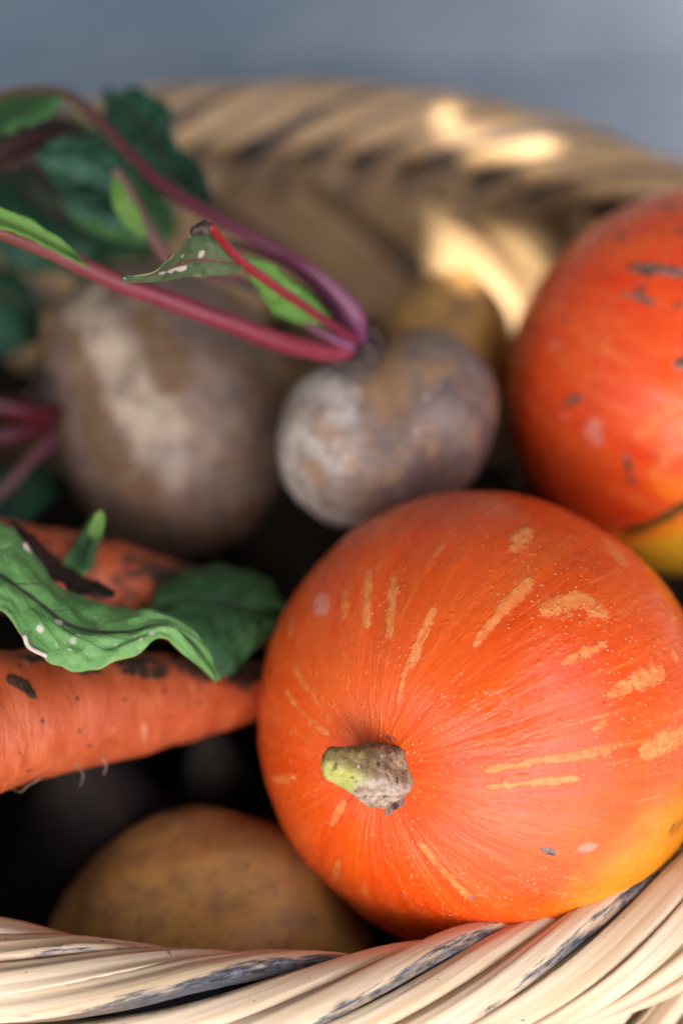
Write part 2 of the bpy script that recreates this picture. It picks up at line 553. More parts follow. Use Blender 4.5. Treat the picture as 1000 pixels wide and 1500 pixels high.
# unseen tree added outside the frame to block the sun from the basket
tree = empty('added_shade_tree', (-2.3, -1.5, -0.06))
tag(tree, 'unseen leafy tree added to block the sun from the basket', 'tree')
v, f, al, ar = tube([Vector((-2.3, -1.5, -0.08)), Vector((-2.24, -1.48, 0.8)), Vector((-2.05, -1.4, 1.7)), Vector((-1.5, -1.2, 2.4)), Vector((-0.6, -0.85, 2.75))], [0.15, 0.12, 0.10, 0.06, 0.025], 40, 14, 0.15)
link('trunk', mesh('trunk', v, f), BARK, tree)
for b_, e_ in (((-1.95, -1.35, 1.9), (-1.0, 0.2, 2.6)), ((-1.5, -1.2, 2.4), (-0.5, -1.5, 2.6)), ((-1.0, -1.0, 2.65), (0.3, -0.3, 2.75))):
    a_, c_ = Vector(b_), Vector(e_)
    v, f, al, ar = tube([a_, (a_ + c_) / 2 + Vector((0, 0, 0.08)), c_], [0.05, 0.03, 0.012], 14, 8, 0.2)
    link('limb', mesh('limb', v, f), BARK, tree)
# gaps left in the added crown aim the sun at two basket spots
T1 = P(724, 226, 0.905)
T2 = P(714, 404, 0.945)
GAPS = [(T1, 0.032, 0.005), (T2, 0.030, 0.025)]
e1 = SUN.cross(Vector((0, 0, 1))).normalized()        # horizontal, across the sun's direction
e2 = e1.cross(SUN).normalized()
if e2.z < 0: e2 = -e2
e1 = e2.cross(SUN)
if e1.x < 0: e1 = -e1
base = Vector((0.0, 0.55, 0.2))
verts, faces = [], []


def blocker_leaf(c, size, nrm):
    t = nrm.orthogonal().normalized()
    t.rotate(Matrix.Rotation(random.uniform(0, 6.28), 3, nrm))
    b = nrm.cross(t)
    k = len(verts)
    out = [(-0.5, 0, 0), (-0.25, 0.22, 0.03), (0.15, 0.24, 0.03), (0.5, 0, -0.03), (0.15, -0.24, 0.03), (-0.25, -0.22, 0.03)]
    for x, y, z in out:
        verts.append(c + (t * x + b * y + nrm * z) * size)
    faces.append((k, k + 1, k + 2, k + 3))
    faces.append((k, k + 3, k + 4, k + 5))


for layer in range(4):
    for i in range(-17, 18):
        for j in range(-20, 21):
            u = (i + 0.5 * (j % 2)) * 0.062 + random.uniform(-0.016, 0.016) + layer * 0.017
            w = j * 0.054 + random.uniform(-0.016, 0.016) + layer * 0.023
            if (u / 0.70) ** 2 + (w / 0.76) ** 2 > 1 + 0.12 * nz((u * 3, w * 3, 0)):
                continue
            ok = True
            q = base + e1 * u + e2 * w
            for tg, ra, rb in GAPS:
                dv = q - tg
                du, dw = dv.dot(e1), dv.dot(e2)
                if (du / (ra + 0.052)) ** 2 + (dw / (rb + 0.052)) ** 2 < 1:
                    ok = False
            if not ok: continue
            d = 1.60 + layer * 0.10 + random.uniform(-0.08, 0.08) + 0.1 * nz((u * 2, w * 2, 3))
            nrm = (SUN + Vector((random.gauss(0, .28), random.gauss(0, .28), random.gauss(0, .28)))).normalized()
            blocker_leaf(q + SUN * d, random.uniform(0.13, 0.17), nrm)
# smaller leaves frame the two gaps so that they stay small
for tg, ra, rb in GAPS:
    for ring, n_ in ((0.028, 26), (0.05, 34), (0.075, 40)):
        for k in range(n_):
            a = 2 * math.pi * k / n_ + random.uniform(-0.1, 0.1)
            rr = ring + random.uniform(-0.004, 0.006)
            q = tg + e1 * math.cos(a) * (ra + rr) + e2 * math.sin(a) * (rb + rr)
            other = any(tg2 is not tg and (((q - tg2).dot(e1) / (ra2 + 0.012)) ** 2 + ((q - tg2).dot(e2) / (rb2 + 0.010)) ** 2 < 1) for tg2, ra2, rb2 in GAPS)
            if other: continue
            nrm = (SUN + Vector((random.gauss(0, .15), random.gauss(0, .15), random.gauss(0, .15)))).normalized()
            blocker_leaf(q + SUN * (1.6 + random.uniform(-0.1, 0.1)), random.uniform(0.05, 0.062), nrm)
# a row of leaves keeps the two gaps apart
T3 = P(712, 298, 0.93)
for k in range(26):
    q = T3 + e1 * ((k - 12.5) * 0.0062) + e2 * random.uniform(-0.003, 0.003)
    blocker_leaf(q + SUN * (1.6 + random.uniform(-0.1, 0.1)), random.uniform(0.032, 0.040), (SUN + Vector((random.gauss(0, .15), random.gauss(0, .15), 0))).normalized())
# added dome of leaves cuts the sky light, left open at the front
OPEN = Vector((0.14, -0.78, 0.58)).normalized()
for k in range(3600):
    z_ = random.uniform(-0.02, 1.0)
    a = random.uniform(0, 2 * math.pi)
    dn = Vector((math.cos(a) * math.sqrt(1 - z_ * z_), math.sin(a) * math.sqrt(1 - z_ * z_), z_))
    if dn.dot(OPEN) > 0.69 + 0.08 * nz(dn * 3) or dn.dot(SUN) > 0.935: continue
    d = random.uniform(2.7, 3.3)
    blocker_leaf(Vector((0, 0.5, 0.2)) + dn * d, random.uniform(0.28, 0.44), (dn + Vector((random.gauss(0, .4), random.gauss(0, .4), random.gauss(0, .4)))).normalized())
tag(link('crown', mesh('crown', verts, faces, False), BLOCKER_LEAF, tree), kind='stuff')

# ------------------------------------------------------------------ basket
CX, CY, AX, BY = -0.03, 0.4762, 0.29, 0.2433
tt = np.linspace(0, 2 * math.pi, 4001)
ex, ey = AX * np.cos(tt), BY * np.sin(tt)
cum = np.concatenate([[0], np.cumsum(np.hypot(np.diff(ex), np.diff(ey)))])
PER = cum[-1]


def rim(s, off=0.0):
    """centre line of the rim at arc length s (counter-clockwise), moved outwards by off; returns point, outward, tangent"""
    t = np.interp(s % PER, cum, tt)
    n = Vector((BY * math.cos(t), AX * math.sin(t), 0)).normalized()
    p = Vector((CX + AX * math.cos(t), CY + BY * math.sin(t), 0))
    return p + n * off, n, Vector((-n.y, n.x, 0))


def wall_off(z):
    q = RIM - z
    return 0.014 * math.sin(math.pi * min(1, max(q, 0) / 0.14)) - 0.30 * max(0, q - 0.08)


basket = empty('wicker_basket', (CX, CY, 0))
tag(basket, 'round pale wicker basket with a thick plaited cane rim, holding the vegetables', 'basket')


def ribbon(name, path, w, h, m, sides=14, ridges=0.10, stain=None, seed=0, taper=(0.12, 0.10)):
    """flat-round cane along a path of (point, face normal); stain(along, across) 0..1"""
    n = len(path)
    v, f, cuv, st = [], [], [], []
    prof = []
    for j in range(sides):
        a = 2 * math.pi * j / sides
        prof.append((math.copysign(abs(math.cos(a)) ** 0.75, math.cos(a)), math.copysign(abs(math.sin(a)) ** 0.85, math.sin(a)),
                     1 + ridges * (nz((math.cos(a) * 2.2, math.sin(a) * 2.2, seed * 3.1)) + 0.5 * nz((math.cos(a) * 5, math.sin(a) * 5, seed * 3.1)))))
    L = 0
    for i in range(n):
        p, N = path[i]
        T = (path[min(i + 1, n - 1)][0] - path[max(i - 1, 0)][0]).normalized()
        N = (N - T * N.dot(T)).normalized()
        B = T.cross(N)
        if i: L += (p - path[i - 1][0]).length
        t = i / (n - 1)
        k = min(1, 0.35 + 0.65 * math.sin(min(1, t / taper[0]) * math.pi / 2)) * min(1, 0.18 + 0.82 * math.sin(min(1, (1 - t) / taper[1]) * math.pi / 2))
        wob = 1 + 0.09 * nz((L * 22, seed * 1.7, 0))
        wn2 = 0.0006 * nz((L * 45, seed * 2.3, 5))
        for cx, cy, rr in prof:
            v.append(p + B * (cx * w * 0.5 * k * rr * wob) + N * (cy * h * 0.5 * (0.4 + 0.6 * k) * rr + wn2))
            cuv.append((cx * 0.5 + (2 if cy < 0 else 0), L, seed * 0.37))
            st.append(stain(t, cx, cy) if stain else 0.0)
    for i in range(n - 1):
        for j in range(sides):
            q = (j + 1) % sides
            f.append((i * sides + j, (i + 1) * sides + j, (i + 1) * sides + q, i * sides + q))
    f.append(tuple(range(sides)))
    f.append(tuple(range((n - 1) * sides, n * sides))[::-1])
    me = mesh(name, v, f)
    me.flip_normals()
    vattr(me, 'cuv', cuv)
    fattr(me, 'stain', st)
    return link(name, me, m, basket)


NB = 24
SP = PER / NB
RR = 0.0174
# dark old canes inside the rim
v, f = [], []
nn, ns = 220, 12
for i in range(nn):
    p, n, t = rim(PER * i / nn)
    for j in range(ns):
        a = 2 * math.pi * j / ns
        q = p + n * (0.0125 * math.cos(a))
        v.append((q.x, q.y, RIM + 0.0125 * math.sin(a)))
for i in range(nn):
    for j in range(ns):
        i2, j2 = (i + 1) % nn, (j + 1) % ns
        f.append((i * ns + j, i2 * ns + j, i2 * ns + j2, i * ns + j2))
link('rim_core', mesh('rim_core', v, f), CORE, basket)
S0 = PER * 0.75 - 0.010
for b in range(NB):
    jit = random.uniform(-0.006, 0.006)
    for c in range(2):
        seed = b * 3 + c
        front = rim(S0 + b * SP + 0.1)[0].y < CY - 0.04
        psi0, psi1 = -75, 290
        pitch = (0.40 if front else 0.31) / 360
        path = []
        off_c = (c - 0.5) * (29 if front else 38) + random.uniform(-2, 2)
        lift = random.uniform(-0.0006, 0.0010) + (0.0008 if c == 1 else 0.0004)
        N_ = 54
        for i in range(N_):
            t = i / (N_ - 1)
            psi = psi0 + (psi1 - psi0) * t
            s = S0 + b * SP + jit + (min(psi, 150) + max(psi - 150, 0) * 0.45 - off_c) * pitch
            e = psi + off_c * -0.5 * float(sstep(0.62, 0.95, t))      # a band's canes draw together where it tucks under
            bulge = 0.0030 * math.exp(-((psi - 95) / 62) ** 2) - 0.0052 * float(sstep(118, 185, psi)) - 0.0050 * float(sstep(0.14, 0.0, t))
            rr = RR + lift + bulge + ((0.0007 if c == 0 else -0.0007) if front else (0.0012 if c == 0 else -0.0012))
            p, n, tg = rim(s)
            if e <= 165:
                a = R(e)
                o_, z = math.cos(a), math.sin(a)
                q = Vector((p.x, p.y, RIM)) + n * (o_ * rr) + Vector((0, 0, z * rr * 0.95))
                nn_ = n * o_ + Vector((0, 0, z))
            else:
                a = R(165)
                q = Vector((p.x, p.y, RIM)) + n * (math.cos(a) * rr + 0.05 * R(e - 165) * 0.1) + Vector((0, 0, math.sin(a) * rr * 0.95 - R(e - 165) * 0.024))
                nn_ = n * math.cos(a) + Vector((0, 0, math.sin(a) * float(sstep(260, 165, e))))
            path.append((q + Vector((0, 0, 0.002 * nz((s * 5, b, 0)))), nn_.normalized()))

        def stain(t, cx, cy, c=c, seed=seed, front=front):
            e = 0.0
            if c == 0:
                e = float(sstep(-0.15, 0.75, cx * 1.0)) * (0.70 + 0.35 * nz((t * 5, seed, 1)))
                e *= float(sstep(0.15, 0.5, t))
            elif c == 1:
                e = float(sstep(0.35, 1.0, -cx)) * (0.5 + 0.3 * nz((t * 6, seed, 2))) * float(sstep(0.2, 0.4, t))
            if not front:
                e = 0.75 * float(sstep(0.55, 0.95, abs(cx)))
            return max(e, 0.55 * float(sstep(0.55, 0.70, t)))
        ribbon('cane', path, random.uniform(0.0112, 0.0128) if front else random.uniform(0.0125, 0.0140), random.uniform(0.0080, 0.0096) * (1 if front else 1.2), CANE if front else CANE_SHADE, 26, 0.34, stain, seed)

# the second row of plaiting under the rim, slanting the other way, on both faces of the wall
for side, cnt in ((-1, 2), (1, 2)):
    for b in range(NB):
        for c in range(cnt):
            seed = 200 + b * 4 + c + (0 if side < 0 else 97)
            path = []
            for i in range(20):
                t = i / 19
                s = S0 + b * SP + c * (0.024 if side < 0 else SP / 2) + (0.110 if side < 0 else 0.15) * t + random.uniform(-0.0005, 0.0005)
                z = RIM - 0.125 + (0.105 if side < 0 else 0.122) * t
                o_ = wall_off(z) + side * (0.009 + (0.006 if side > 0 else 0.003) * math.sin(t * math.pi))
                p, n, tg = rim(s, o_)
                path.append((Vector((p.x, p.y, z)), n * side))
            ribbon('slanted_cane', path, 0.0262 if side < 0 else 0.0175, 0.0110, CANE_IN if side < 0 else CANE if path[10][0].y < CY - 0.04 else CANE_SHADE, 12, 0.16, None, seed, (0.05, 0.05))

# uprights and weavers of the wall, base
NST = 44
for k in range(NST):
    s = PER * k / NST
    path = []
    for i in range(10):
        z = 0.012 + (RIM - 0.03) * i / 9
        p, n, tg = rim(s, wall_off(z))
        path.append((Vector((p.x, p.y, z)), n))
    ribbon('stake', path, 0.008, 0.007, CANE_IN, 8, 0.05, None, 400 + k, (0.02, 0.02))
for r_ in range(11):
    z = 0.012 + r_ * 0.0105
    path = []
    n_ = 264
    for i in range(n_ + 1):
        s = PER * (i % n_) / n_
        o_ = wall_off(z) + 0.0055 * math.sin(math.pi * s * NST / PER + math.pi * (r_ % 2))
        p, n, tg = rim(s, o_)
        path.append((Vector((p.x, p.y, z)), n))
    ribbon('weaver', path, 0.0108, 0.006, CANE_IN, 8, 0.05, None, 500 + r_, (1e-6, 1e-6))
v, f = [], []
for i in range(120):
    p, n, t = rim(PER * i / 120, wall_off(0.01) + 0.006)
    v.append((p.x, p.y, 0.002))
    v.append((p.x, p.y, 0.014))
v += [(CX, CY, 0.002), (CX, CY, 0.014)]
for i in range(120):
    j = (i + 1) % 120
    f += [(2 * i, 2 * j, 2 * j + 1, 2 * i + 1), (240, 2 * j, 2 * i), (241, 2 * i + 1, 2 * j + 1)]
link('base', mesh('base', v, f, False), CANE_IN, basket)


# ------------------------------------------------------------------ vegetables
def frame(axis):
    A = axis.normalized()
    X = A.cross(Vector((0, 0, 1)))
    if X.length < 0.1: X = A.cross(Vector((1, 0, 0)))
    X.normalize()
    return A, X, A.cross(X)


def hit(bvh, x, y):
    """where the photo's pixel meets a surface (or passes closest to it)"""
    d = (P(x, y, 1) - CAM).normalized()
    p = bvh.ray_cast(CAM, d)[0]
    if p is None:
        for q in (0.55, 0.62, 0.66, 0.70, 0.75, 0.80, 0.85):
            p2 = bvh.find_nearest(CAM + d * q)[0]
            if p is None or (p2 - CAM - d * (p2 - CAM).dot(d)).length < (p - CAM - d * (p - CAM).dot(d)).length:
                p = p2
    return p


def seg_dist(V, a, b):
    a, b = np.array(a), np.array(b)
    ab = b - a
    t = np.clip(((V - a) @ ab) / max(ab @ ab, 1e-12), 0, 1)
    return np.linalg.norm(V - (a + t[:, None] * ab), axis=1), t


def pumpkin_mesh(name, c, axis, Rr, polar, lobes, seed, nt=200, np_=340, dip=0.006, conical=0.0):
    A, X, Y = frame(axis)
    v, f, mer = [], [], []
    for i in range(nt + 1):
        t = math.pi * i / nt
        st, ct = math.sin(t), math.cos(t)
        for j in range(np_):
            a = 2 * math.pi * j / np_
            ca, sa = math.cos(a), math.sin(a)
            rib = (abs(math.cos(lobes * a * 0.5 + 0.8 * nz((ca * 1.2 + seed, sa * 1.2, 0)))) - 0.6) * 0.018
            rib *= (0.25 + 0.75 * math.exp(-((t - 0.5) / 0.6) ** 2)) * min(1, t / 0.25) * min(1, (math.pi - t) / 0.3)
            fold = 0.014 * nz((ca * 6, sa * 6, seed + t * 1.5)) * math.exp(-((t - 0.28) / 0.30) ** 2)
            lump = 0.022 * nz((ca * st * 1.3 + seed, sa * st * 1.3, ct * 1.3))
            small = 0.0035 * nz((ca * st * 6 + seed, sa * st * 6, ct * 6))
            k = Rr * (1 + rib + fold + lump + small)
            rad = k * st * (1 + conical * ct)
            hgt = polar * (1 + lump) * ct - dip * math.exp(-(t / 0.26) ** 2)
            v.append(c + A * hgt + (X * ca + Y * sa) * rad)
            mer.append((ca * 3, sa * 3, t))
    for i in range(nt):
        for j in range(np_):
            q = (j + 1) % np_
            f.append((i * np_ + j, (i + 1) * np_ + j, (i + 1) * np_ + q, i * np_ + q))
    me = mesh(name, v, f)
    vattr(me, 'mer', mer)
    return me, np.array([tuple(p) for p in v]), np.array(mer)


def marks(me, V, lst, taper=True):
    out = np.zeros(len(V))
    bvh = BVHTree.FromPolygons([tuple(p) for p in V], [tuple(p.vertices) for p in me.polygons])
    for x0, y0, x1, y1, w, s in lst:
        a, b = hit(bvh, x0, y0), hit(bvh, x1, y1)
        d, t = seg_dist(V, a, b)
        ww = px(w, (a - CAM).dot(FW)) * (0.55 + 0.45 * np.sin(np.clip(t, 0.04, 0.96) * math.pi) ** 0.5 if taper else 1)
        out = np.maximum(out, s * sstep(1.7, 0.25, d / ww))
    return out


# --- pumpkin in front
c1 = P(703, 1058, 0.668)
vw = (CAM - c1).normalized()
ax1 = vw * math.cos(R(33)) + math.sin(R(33)) * (-0.915 * RT - 0.40 * UP)
R1 = 0.0905
p1 = empty('pumpkin', c1 - Vector((0, 0, 0.085)))
tag(p1, 'red orange pumpkin with stem towards the viewer, in front at the basket rim', 'pumpkin', 'orange pumpkins in the basket')
me, V, mer = pumpkin_mesh('skin', c1, ax1, R1, 0.080, 10, 3.0)
dash = [(540, 838, 537, 915, 9, .95), (577, 848, 571, 930, 9, .95), (634, 893, 603, 972, 8, 1), (600, 962, 582, 1026, 5, .9), (776, 852, 735, 893, 13, 1), (735, 893, 697, 942, 8, 1),
        (800, 893, 838, 878, 21, .95), (850, 875, 880, 898, 19, .85), (886, 942, 826, 970, 8, .95), (968, 985, 925, 1000, 15, 1), (925, 1000, 896, 1015, 12, .9), (888, 1058, 868, 1068, 6, .95),
        (890, 1099, 800, 1112, 9, 1), (800, 1112, 712, 1128, 7, 1), (845, 1140, 780, 1146, 8, 1), (780, 1146, 712, 1153, 5, .95), (1000, 1075, 945, 1100, 18, .95), (755, 800, 770, 778, 18, .75),
        (893, 795, 908, 820, 22, .7), (430, 978, 464, 1028, 5, .85), (420, 1014, 478, 1074, 7, .95), (396, 1040, 410, 1065, 6, .6), (615, 1235, 690, 1318, 7, .95), (503, 1176, 486, 1206, 8, .8),
        (400, 1141, 432, 1140, 7, .75), (505, 868, 505, 902, 8, .7), (984, 903, 984, 903, 16, .8), (988, 958, 988, 962, 12, .85), (427, 900, 425, 930, 9, .7), (495, 1262, 490, 1290, 8, .6),
        (530, 1290, 538, 1320, 7, .6), (395, 985, 392, 1010, 7, .55), (560, 800, 556, 830, 7, .45), (650, 790, 640, 815, 8, .5), (860, 770, 880, 780, 16, .5)]
mk = marks(me, V, dash)
# more of the same on the sides the photograph does not show
rng = random.Random(5)
A1, X1, Y1 = frame(ax1)
for k in range(26):
    a = rng.uniform(0, 6.28)
    t0 = rng.uniform(1.5, 2.3)
    d0 = (A1 * math.cos(t0) + (X1 * math.cos(a) + Y1 * math.sin(a)) * math.sin(t0)) * R1
    d1 = (A1 * math.cos(t0 + .2) + (X1 * math.cos(a) + Y1 * math.sin(a)) * math.sin(t0 + .2)) * R1
    if d0.dot(vw) > 0.2 * R1: continue
    d, t = seg_dist(V, c1 + d0, c1 + d1)
    mk = np.maximum(mk, 0.9 * sstep(1.3, .5, d / 0.0022))
fattr(me, 'mark', mk)
fattr(me, 'scab', marks(me, V, [(797, 1244, 810, 1250, 8, .95), (846, 1240, 852, 1248, 7, .6), (565, 1192, 590, 1172, 6, .85), (592, 1100, 596, 1140, 4, .6), (596, 1160, 600, 1165, 3, .7), (905, 1240, 905, 1240, 4, .8), (690, 1312, 692, 1318, 6, .6), (562, 1190, 590, 1180, 4, .6), (585, 1085, 560, 1077, 4, .7), (590, 1150, 588, 1172, 5, .7), (768, 876, 768, 876, 4, .7)]))
fattr(me, 'pale', marks(me, V, [(466, 878, 475, 892, 22, .8), (845, 1245, 870, 1240, 14, .6), (793, 858, 793, 858, 5, 1)]))
D = V - np.array(c1)
low = D @ np.array((RT * 0.66 - UP * 0.72).normalized()) / R1
fattr(me, 'yellow', sstep(0.30, 0.98, low) * 1.1 * sstep(-0.25, 0.4, D @ np.array(RT) / R1))
fattr(me, 'green', marks(me, V, [(1010, 1195, 985, 1215, 26, .62), (975, 1270, 900, 1320, 22, .25), (840, 1330, 760, 1350, 20, .2)]))
link('skin', me, PUMP1, p1)
# stem
b0 = hit(BVHTree.FromPolygons([tuple(p) for p in V], [tuple(p.vertices) for p in me.polygons]), 558, 1134)
pts = [b0 - ax1 * 0.005, P(556, 1133, (b0 - CAM).dot(FW) - 0.004), P(530, 1128, (b0 - CAM).dot(FW) - 0.010), P(503, 1121, (b0 - CAM).dot(FW) - 0.015), P(482, 1115, (b0 - CAM).dot(FW) - 0.018), P(473, 1113, (b0 - CAM).dot(FW) - 0.0185)]
rd = [0.0126, 0.0110, 0.0089, 0.0067, 0.0054, 0.0028]
v, f, al, ar = tube(pts, rd, 60, 64, 0)
ctr = catmull([tuple(p) for p in pts], 60)
v2, sd2 = [], []
for k, p in enumerate(v):
    i = k // 64
    c_ = Vector(ctr[i])
    d = p - c_
    rdg = 1 + 0.10 * math.cos(5 * ar[k] + 0.6) * (1 - al[k] * 0.6) + 0.10 * nz(p, 170) + 0.07 * nz(p, 420) - (0.13 * (1 - al[k]) if d.dot(UP) < 0 else 0) * 0
    v2.append(c_ + d * rdg)
    sd2.append(d.normalized().dot(UP * 0.9 + RT * 0.45))
me = mesh('stem', v2, f)
fattr(me, 'along', al)
fattr(me, 'side', sd2)
stem1 = link('stem', me, STEM, p1)

# --- pumpkin behind on the right
c2 = P(1014, 562, 0.765)
vw2 = (CAM - c2).normalized()
ax2 = (RT * 0.85 - UP * 0.35 + vw2 * 0.25)
R2 = 0.0865
p2 = empty('pumpkin', c2 - Vector((0, 0, 0.085)))
tag(p2, 'blotchy orange pumpkin with dark scabs and green striped yellow underside, stem hidden, further back', 'pumpkin', 'orange pumpkins in the basket')
me, V, mer = pumpkin_mesh('skin', c2, ax2, R2, 0.084, 9, 11.0, 150, 260)
fattr(me, 'mark', marks(me, V, [(930, 640, 980, 600, 16, .55), (960, 690, 985, 660, 16, .5), (880, 500, 895, 490, 9, .4)]))
fattr(me, 'scab', marks(me, V, [(922, 392, 1010, 402, 10, 1), (755, 470, 760, 480, 5, .6), (890, 760, 930, 772, 6, .6), (950, 300, 990, 306, 9, .7), (1000, 440, 985, 452, 7, .7), (780, 380, 800, 360, 7, .4), (936, 392, 950, 400, 11, 1), (912, 430, 960, 444, 8, .8), (940, 415, 940, 425, 6, .7), (905, 342, 912, 350, 9, .7), (985, 332, 1000, 340, 11, .6), (826, 464, 828, 470, 7, .8),
                                        (826, 592, 852, 580, 8, .75), (915, 665, 922, 695, 8, .8), (918, 700, 930, 708, 7, .7), (955, 662, 970, 672, 9, .6), (988, 535, 1005, 530, 9, .9), (878, 310, 930, 300, 7, .5), (870, 330, 880, 322, 6, .4), (874, 446, 878, 450, 6, .5)]))
fattr(me, 'pale', marks(me, V, [(811, 505, 813, 507, 9, 1), (868, 625, 872, 640, 26, .7), (825, 610, 828, 612, 9, .8), (885, 525, 885, 530, 9, .5), (960, 600, 940, 560, 26, .35)]))
D = V - np.array(c2)
low = D @ np.array((RT * 0.30 - UP * 0.95).normalized()) / R2
fattr(me, 'yellow', np.maximum(sstep(0.45, 0.80, low) * 1.2, 0.55 * marks(me, V, [(1000, 600, 960, 640, 40, .7), (1000, 720, 960, 700, 40, .8)])))
fattr(me, 'green', marks(me, V, [(915, 780, 1010, 735, 12, 1), (950, 845, 1040, 800, 22, 1), (985, 900, 1060, 850, 24, .9)]))
link('skin', me, PUMP2, p2)
v, f, al, ar = tube([c2 + ax2.normalized() * q for q in (0.072, 0.082, 0.095, 0.102)], [0.013, 0.011, 0.008, 0.004], 20, 20, 0.15)
me = mesh('stem', v, f)
fattr(me, 'along', al)
fattr(me, 'side', np.zeros(len(v)))
link('stem', me, STEM, p2)


def blob(name, c, balls, seed, lump=0.05, fine=0.01, nt=70, np_=120, axis=Vector((0, 0, 1)), k=0.006):
    """star-shaped body: smooth union of ellipsoids given as (centre, (r along RT, UP, view), sharpness)"""
    A, X, Y = frame(axis)
    E = [(np.array([(q - c).dot(RT), (q - c).dot(UP), (q - c).dot(-FW)]), np.array(r)) for q, r in balls]
    v, f = [], []
    for i in range(nt + 1):
        t = math.pi * i / nt
        for j in range(np_):
            a = 2 * math.pi * j / np_
            d = A * math.cos(t) + (X * math.cos(a) + Y * math.sin(a)) * math.sin(t)
            dl = np.array([d.dot(RT), d.dot(UP), d.dot(-FW)])
            acc = []
            for o_, r in E:
                u, w = dl / r, o_ / r
                aa, bb, cc = u @ u, -(u @ w), w @ w - 1
                q = bb * bb - aa * cc
                acc.append((-bb + math.sqrt(q)) / aa if q > 0 else 0)
            m = max(acc)
            rad = m + k * math.log(sum(math.exp((x - m) / k) for x in acc)) if len(acc) > 1 else m
            rad *= 1 + lump * nz(d * 1.5 + Vector((seed, 0, 0))) + fine * nz(d * 7 + Vector((0, seed, 0)))
            v.append(c + d * rad)
    for i in range(nt):
        for j in range(np_):
            q = (j + 1) % np_
            f.append((i * np_ + j, (i + 1) * np_ + j, (i + 1) * np_ + q, i * np_ + q))
    return mesh(name, v, f), np.array([tuple(p) for p in v])


def stalk(name, pts, m, parent, n=50, wob=0.10, seed=0, groove=0.22, sides=20, thin=0.84):
    """pts: (x px, y px, depth, radius px)"""
    P3 = [P(x, y, d) for x, y, d, r in pts]
    rd = [px(r, d) * thin for x, y, d, r in pts]
    v, f, al, ar = tube(P3, rd, n, sides, wob, seed)
    if groove:                                           # leaf stalks are ribbed lengthwise
        cc = catmull([tuple(p) for p in P3], n)
        v = [Vector(cc[k // sides]) + (p - Vector(cc[k // sides])) * (1 + groove * (0.35 * math.cos(5 * ar[k] + seed) - 0.45 * math.exp(-((ar[k] - 4.2) / 0.5) ** 2))) for k, p in enumerate(v)]
    me = mesh(name, v, f)
    fattr(me, 'along', al)
    L = sum((P3[i + 1] - P3[i]).length for i in range(len(P3) - 1))
    vattr(me, 'cuv', [(math.cos(a), t * L, math.sin(a)) for t, a in zip(al, ar)])
    return link(name, me, m, parent)


def leaf(name, mid, left, right, m, parent=None, nu=17, nv=44, crinkle=0.0012, ragged=0.08, bulge=0.0, seed=0):
    """blade lofted between two edges and a midrib, each a list of (x px, y px, depth)"""
    c = catmull([tuple(P(*q)) for q in mid], nv)
    l = catmull([tuple(P(*q)) for q in left], nv)
    r = catmull([tuple(P(*q)) for q in right], nv)
    v, f, luv = [], [], []
    for i in range(nv):
        t = i / (nv - 1)
        C, L_, R_ = Vector(c[i]), Vector(l[i]), Vector(r[i])
        nrm = (R_ - L_).cross(Vector(c[min(i + 1, nv - 1)]) - Vector(c[max(i - 1, 0)]))
        if nrm.length > 0: nrm.normalize()
        if nrm.dot(-FW) < 0: nrm = -nrm
        for j in range(nu):
            u = 2 * j / (nu - 1) - 1
            E = L_ if u < 0 else R_
            e = abs(u) * (1 + ragged * (nz((t * 9, u * 0.8, seed)) + 0.5 * nz((t * 26, u, seed + 4))) * abs(u) ** 3)
            p = C.lerp(E, e)
            p += nrm * (crinkle * (nz((t * 8, u * 2.2, seed)) + 0.6 * nz((t * 17, u * 5, seed + 2))) * min(1, abs(u) * 3) + bulge * math.sin(abs(u) * math.pi))
            v.append(p)
            luv.append((u, t, 0))
    for i in range(nv - 1):
        for j in range(nu - 1):
            f.append((i * nu + j, i * nu + j + 1, (i + 1) * nu + j + 1, (i + 1) * nu + j))
    me = mesh(name, v, f)
    vattr(me, 'luv', luv)
    o = link(name, me, m, parent)
    s = o.modifiers.new('thickness', 'SOLIDIFY')
    s.thickness = 0.0005
    return o


# --- small grey beetroot in the middle, with its stalks
DB = 0.722
cb = P(560, 622, DB)
b1 = empty('beetroot', cb - Vector((0, 0, 0.045)))
tag(b1, 'small heart shaped grey purple beetroot with red stalks, right of the larger brown beetroot', 'beetroot', 'beetroots in the basket')
me, V = blob('root', cb, [(P(497, 645, DB - 0.004), (px(88, DB), px(112, DB), 0.036)), (P(624, 604, DB + 0.002), (px(100, DB), px(124, DB), 0.043)), (P(556, 690, DB), (px(100, DB), px(85, DB), 0.034))], 4, 0.06, 0.010, 90, 150, UP, 0.0055)
D = (V - np.array(cb))
xr = D @ np.array(RT) / px(150, DB)
yu = D @ np.array(UP) / px(150, DB)
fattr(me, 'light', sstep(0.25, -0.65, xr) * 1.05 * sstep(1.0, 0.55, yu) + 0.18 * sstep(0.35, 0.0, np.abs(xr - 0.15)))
fattr(me, 'soil', np.maximum(0.75 * sstep(0.45, 0.0, np.abs(xr - 0.05)) * sstep(-0.5, 0.4, yu) + 0.12, marks(me, V, [(462, 610, 480, 640, 26, .55), (445, 680, 470, 700, 26, .6), (500, 640, 520, 690, 20, .5), (590, 530, 640, 560, 22, .45)])))
link('root', me, BEET1, b1)
v, f, al, ar = tube([P(528, 545, 0.722), P(526, 525, 0.708), P(524, 506, 0.698), P(524, 494, 0.694)], [px(36, .7), px(34, .7), px(28, .7), px(12, .7)], 30, 24, 0.45, 3)
link('crown', mesh('crown', v, f), CROWN, b1)
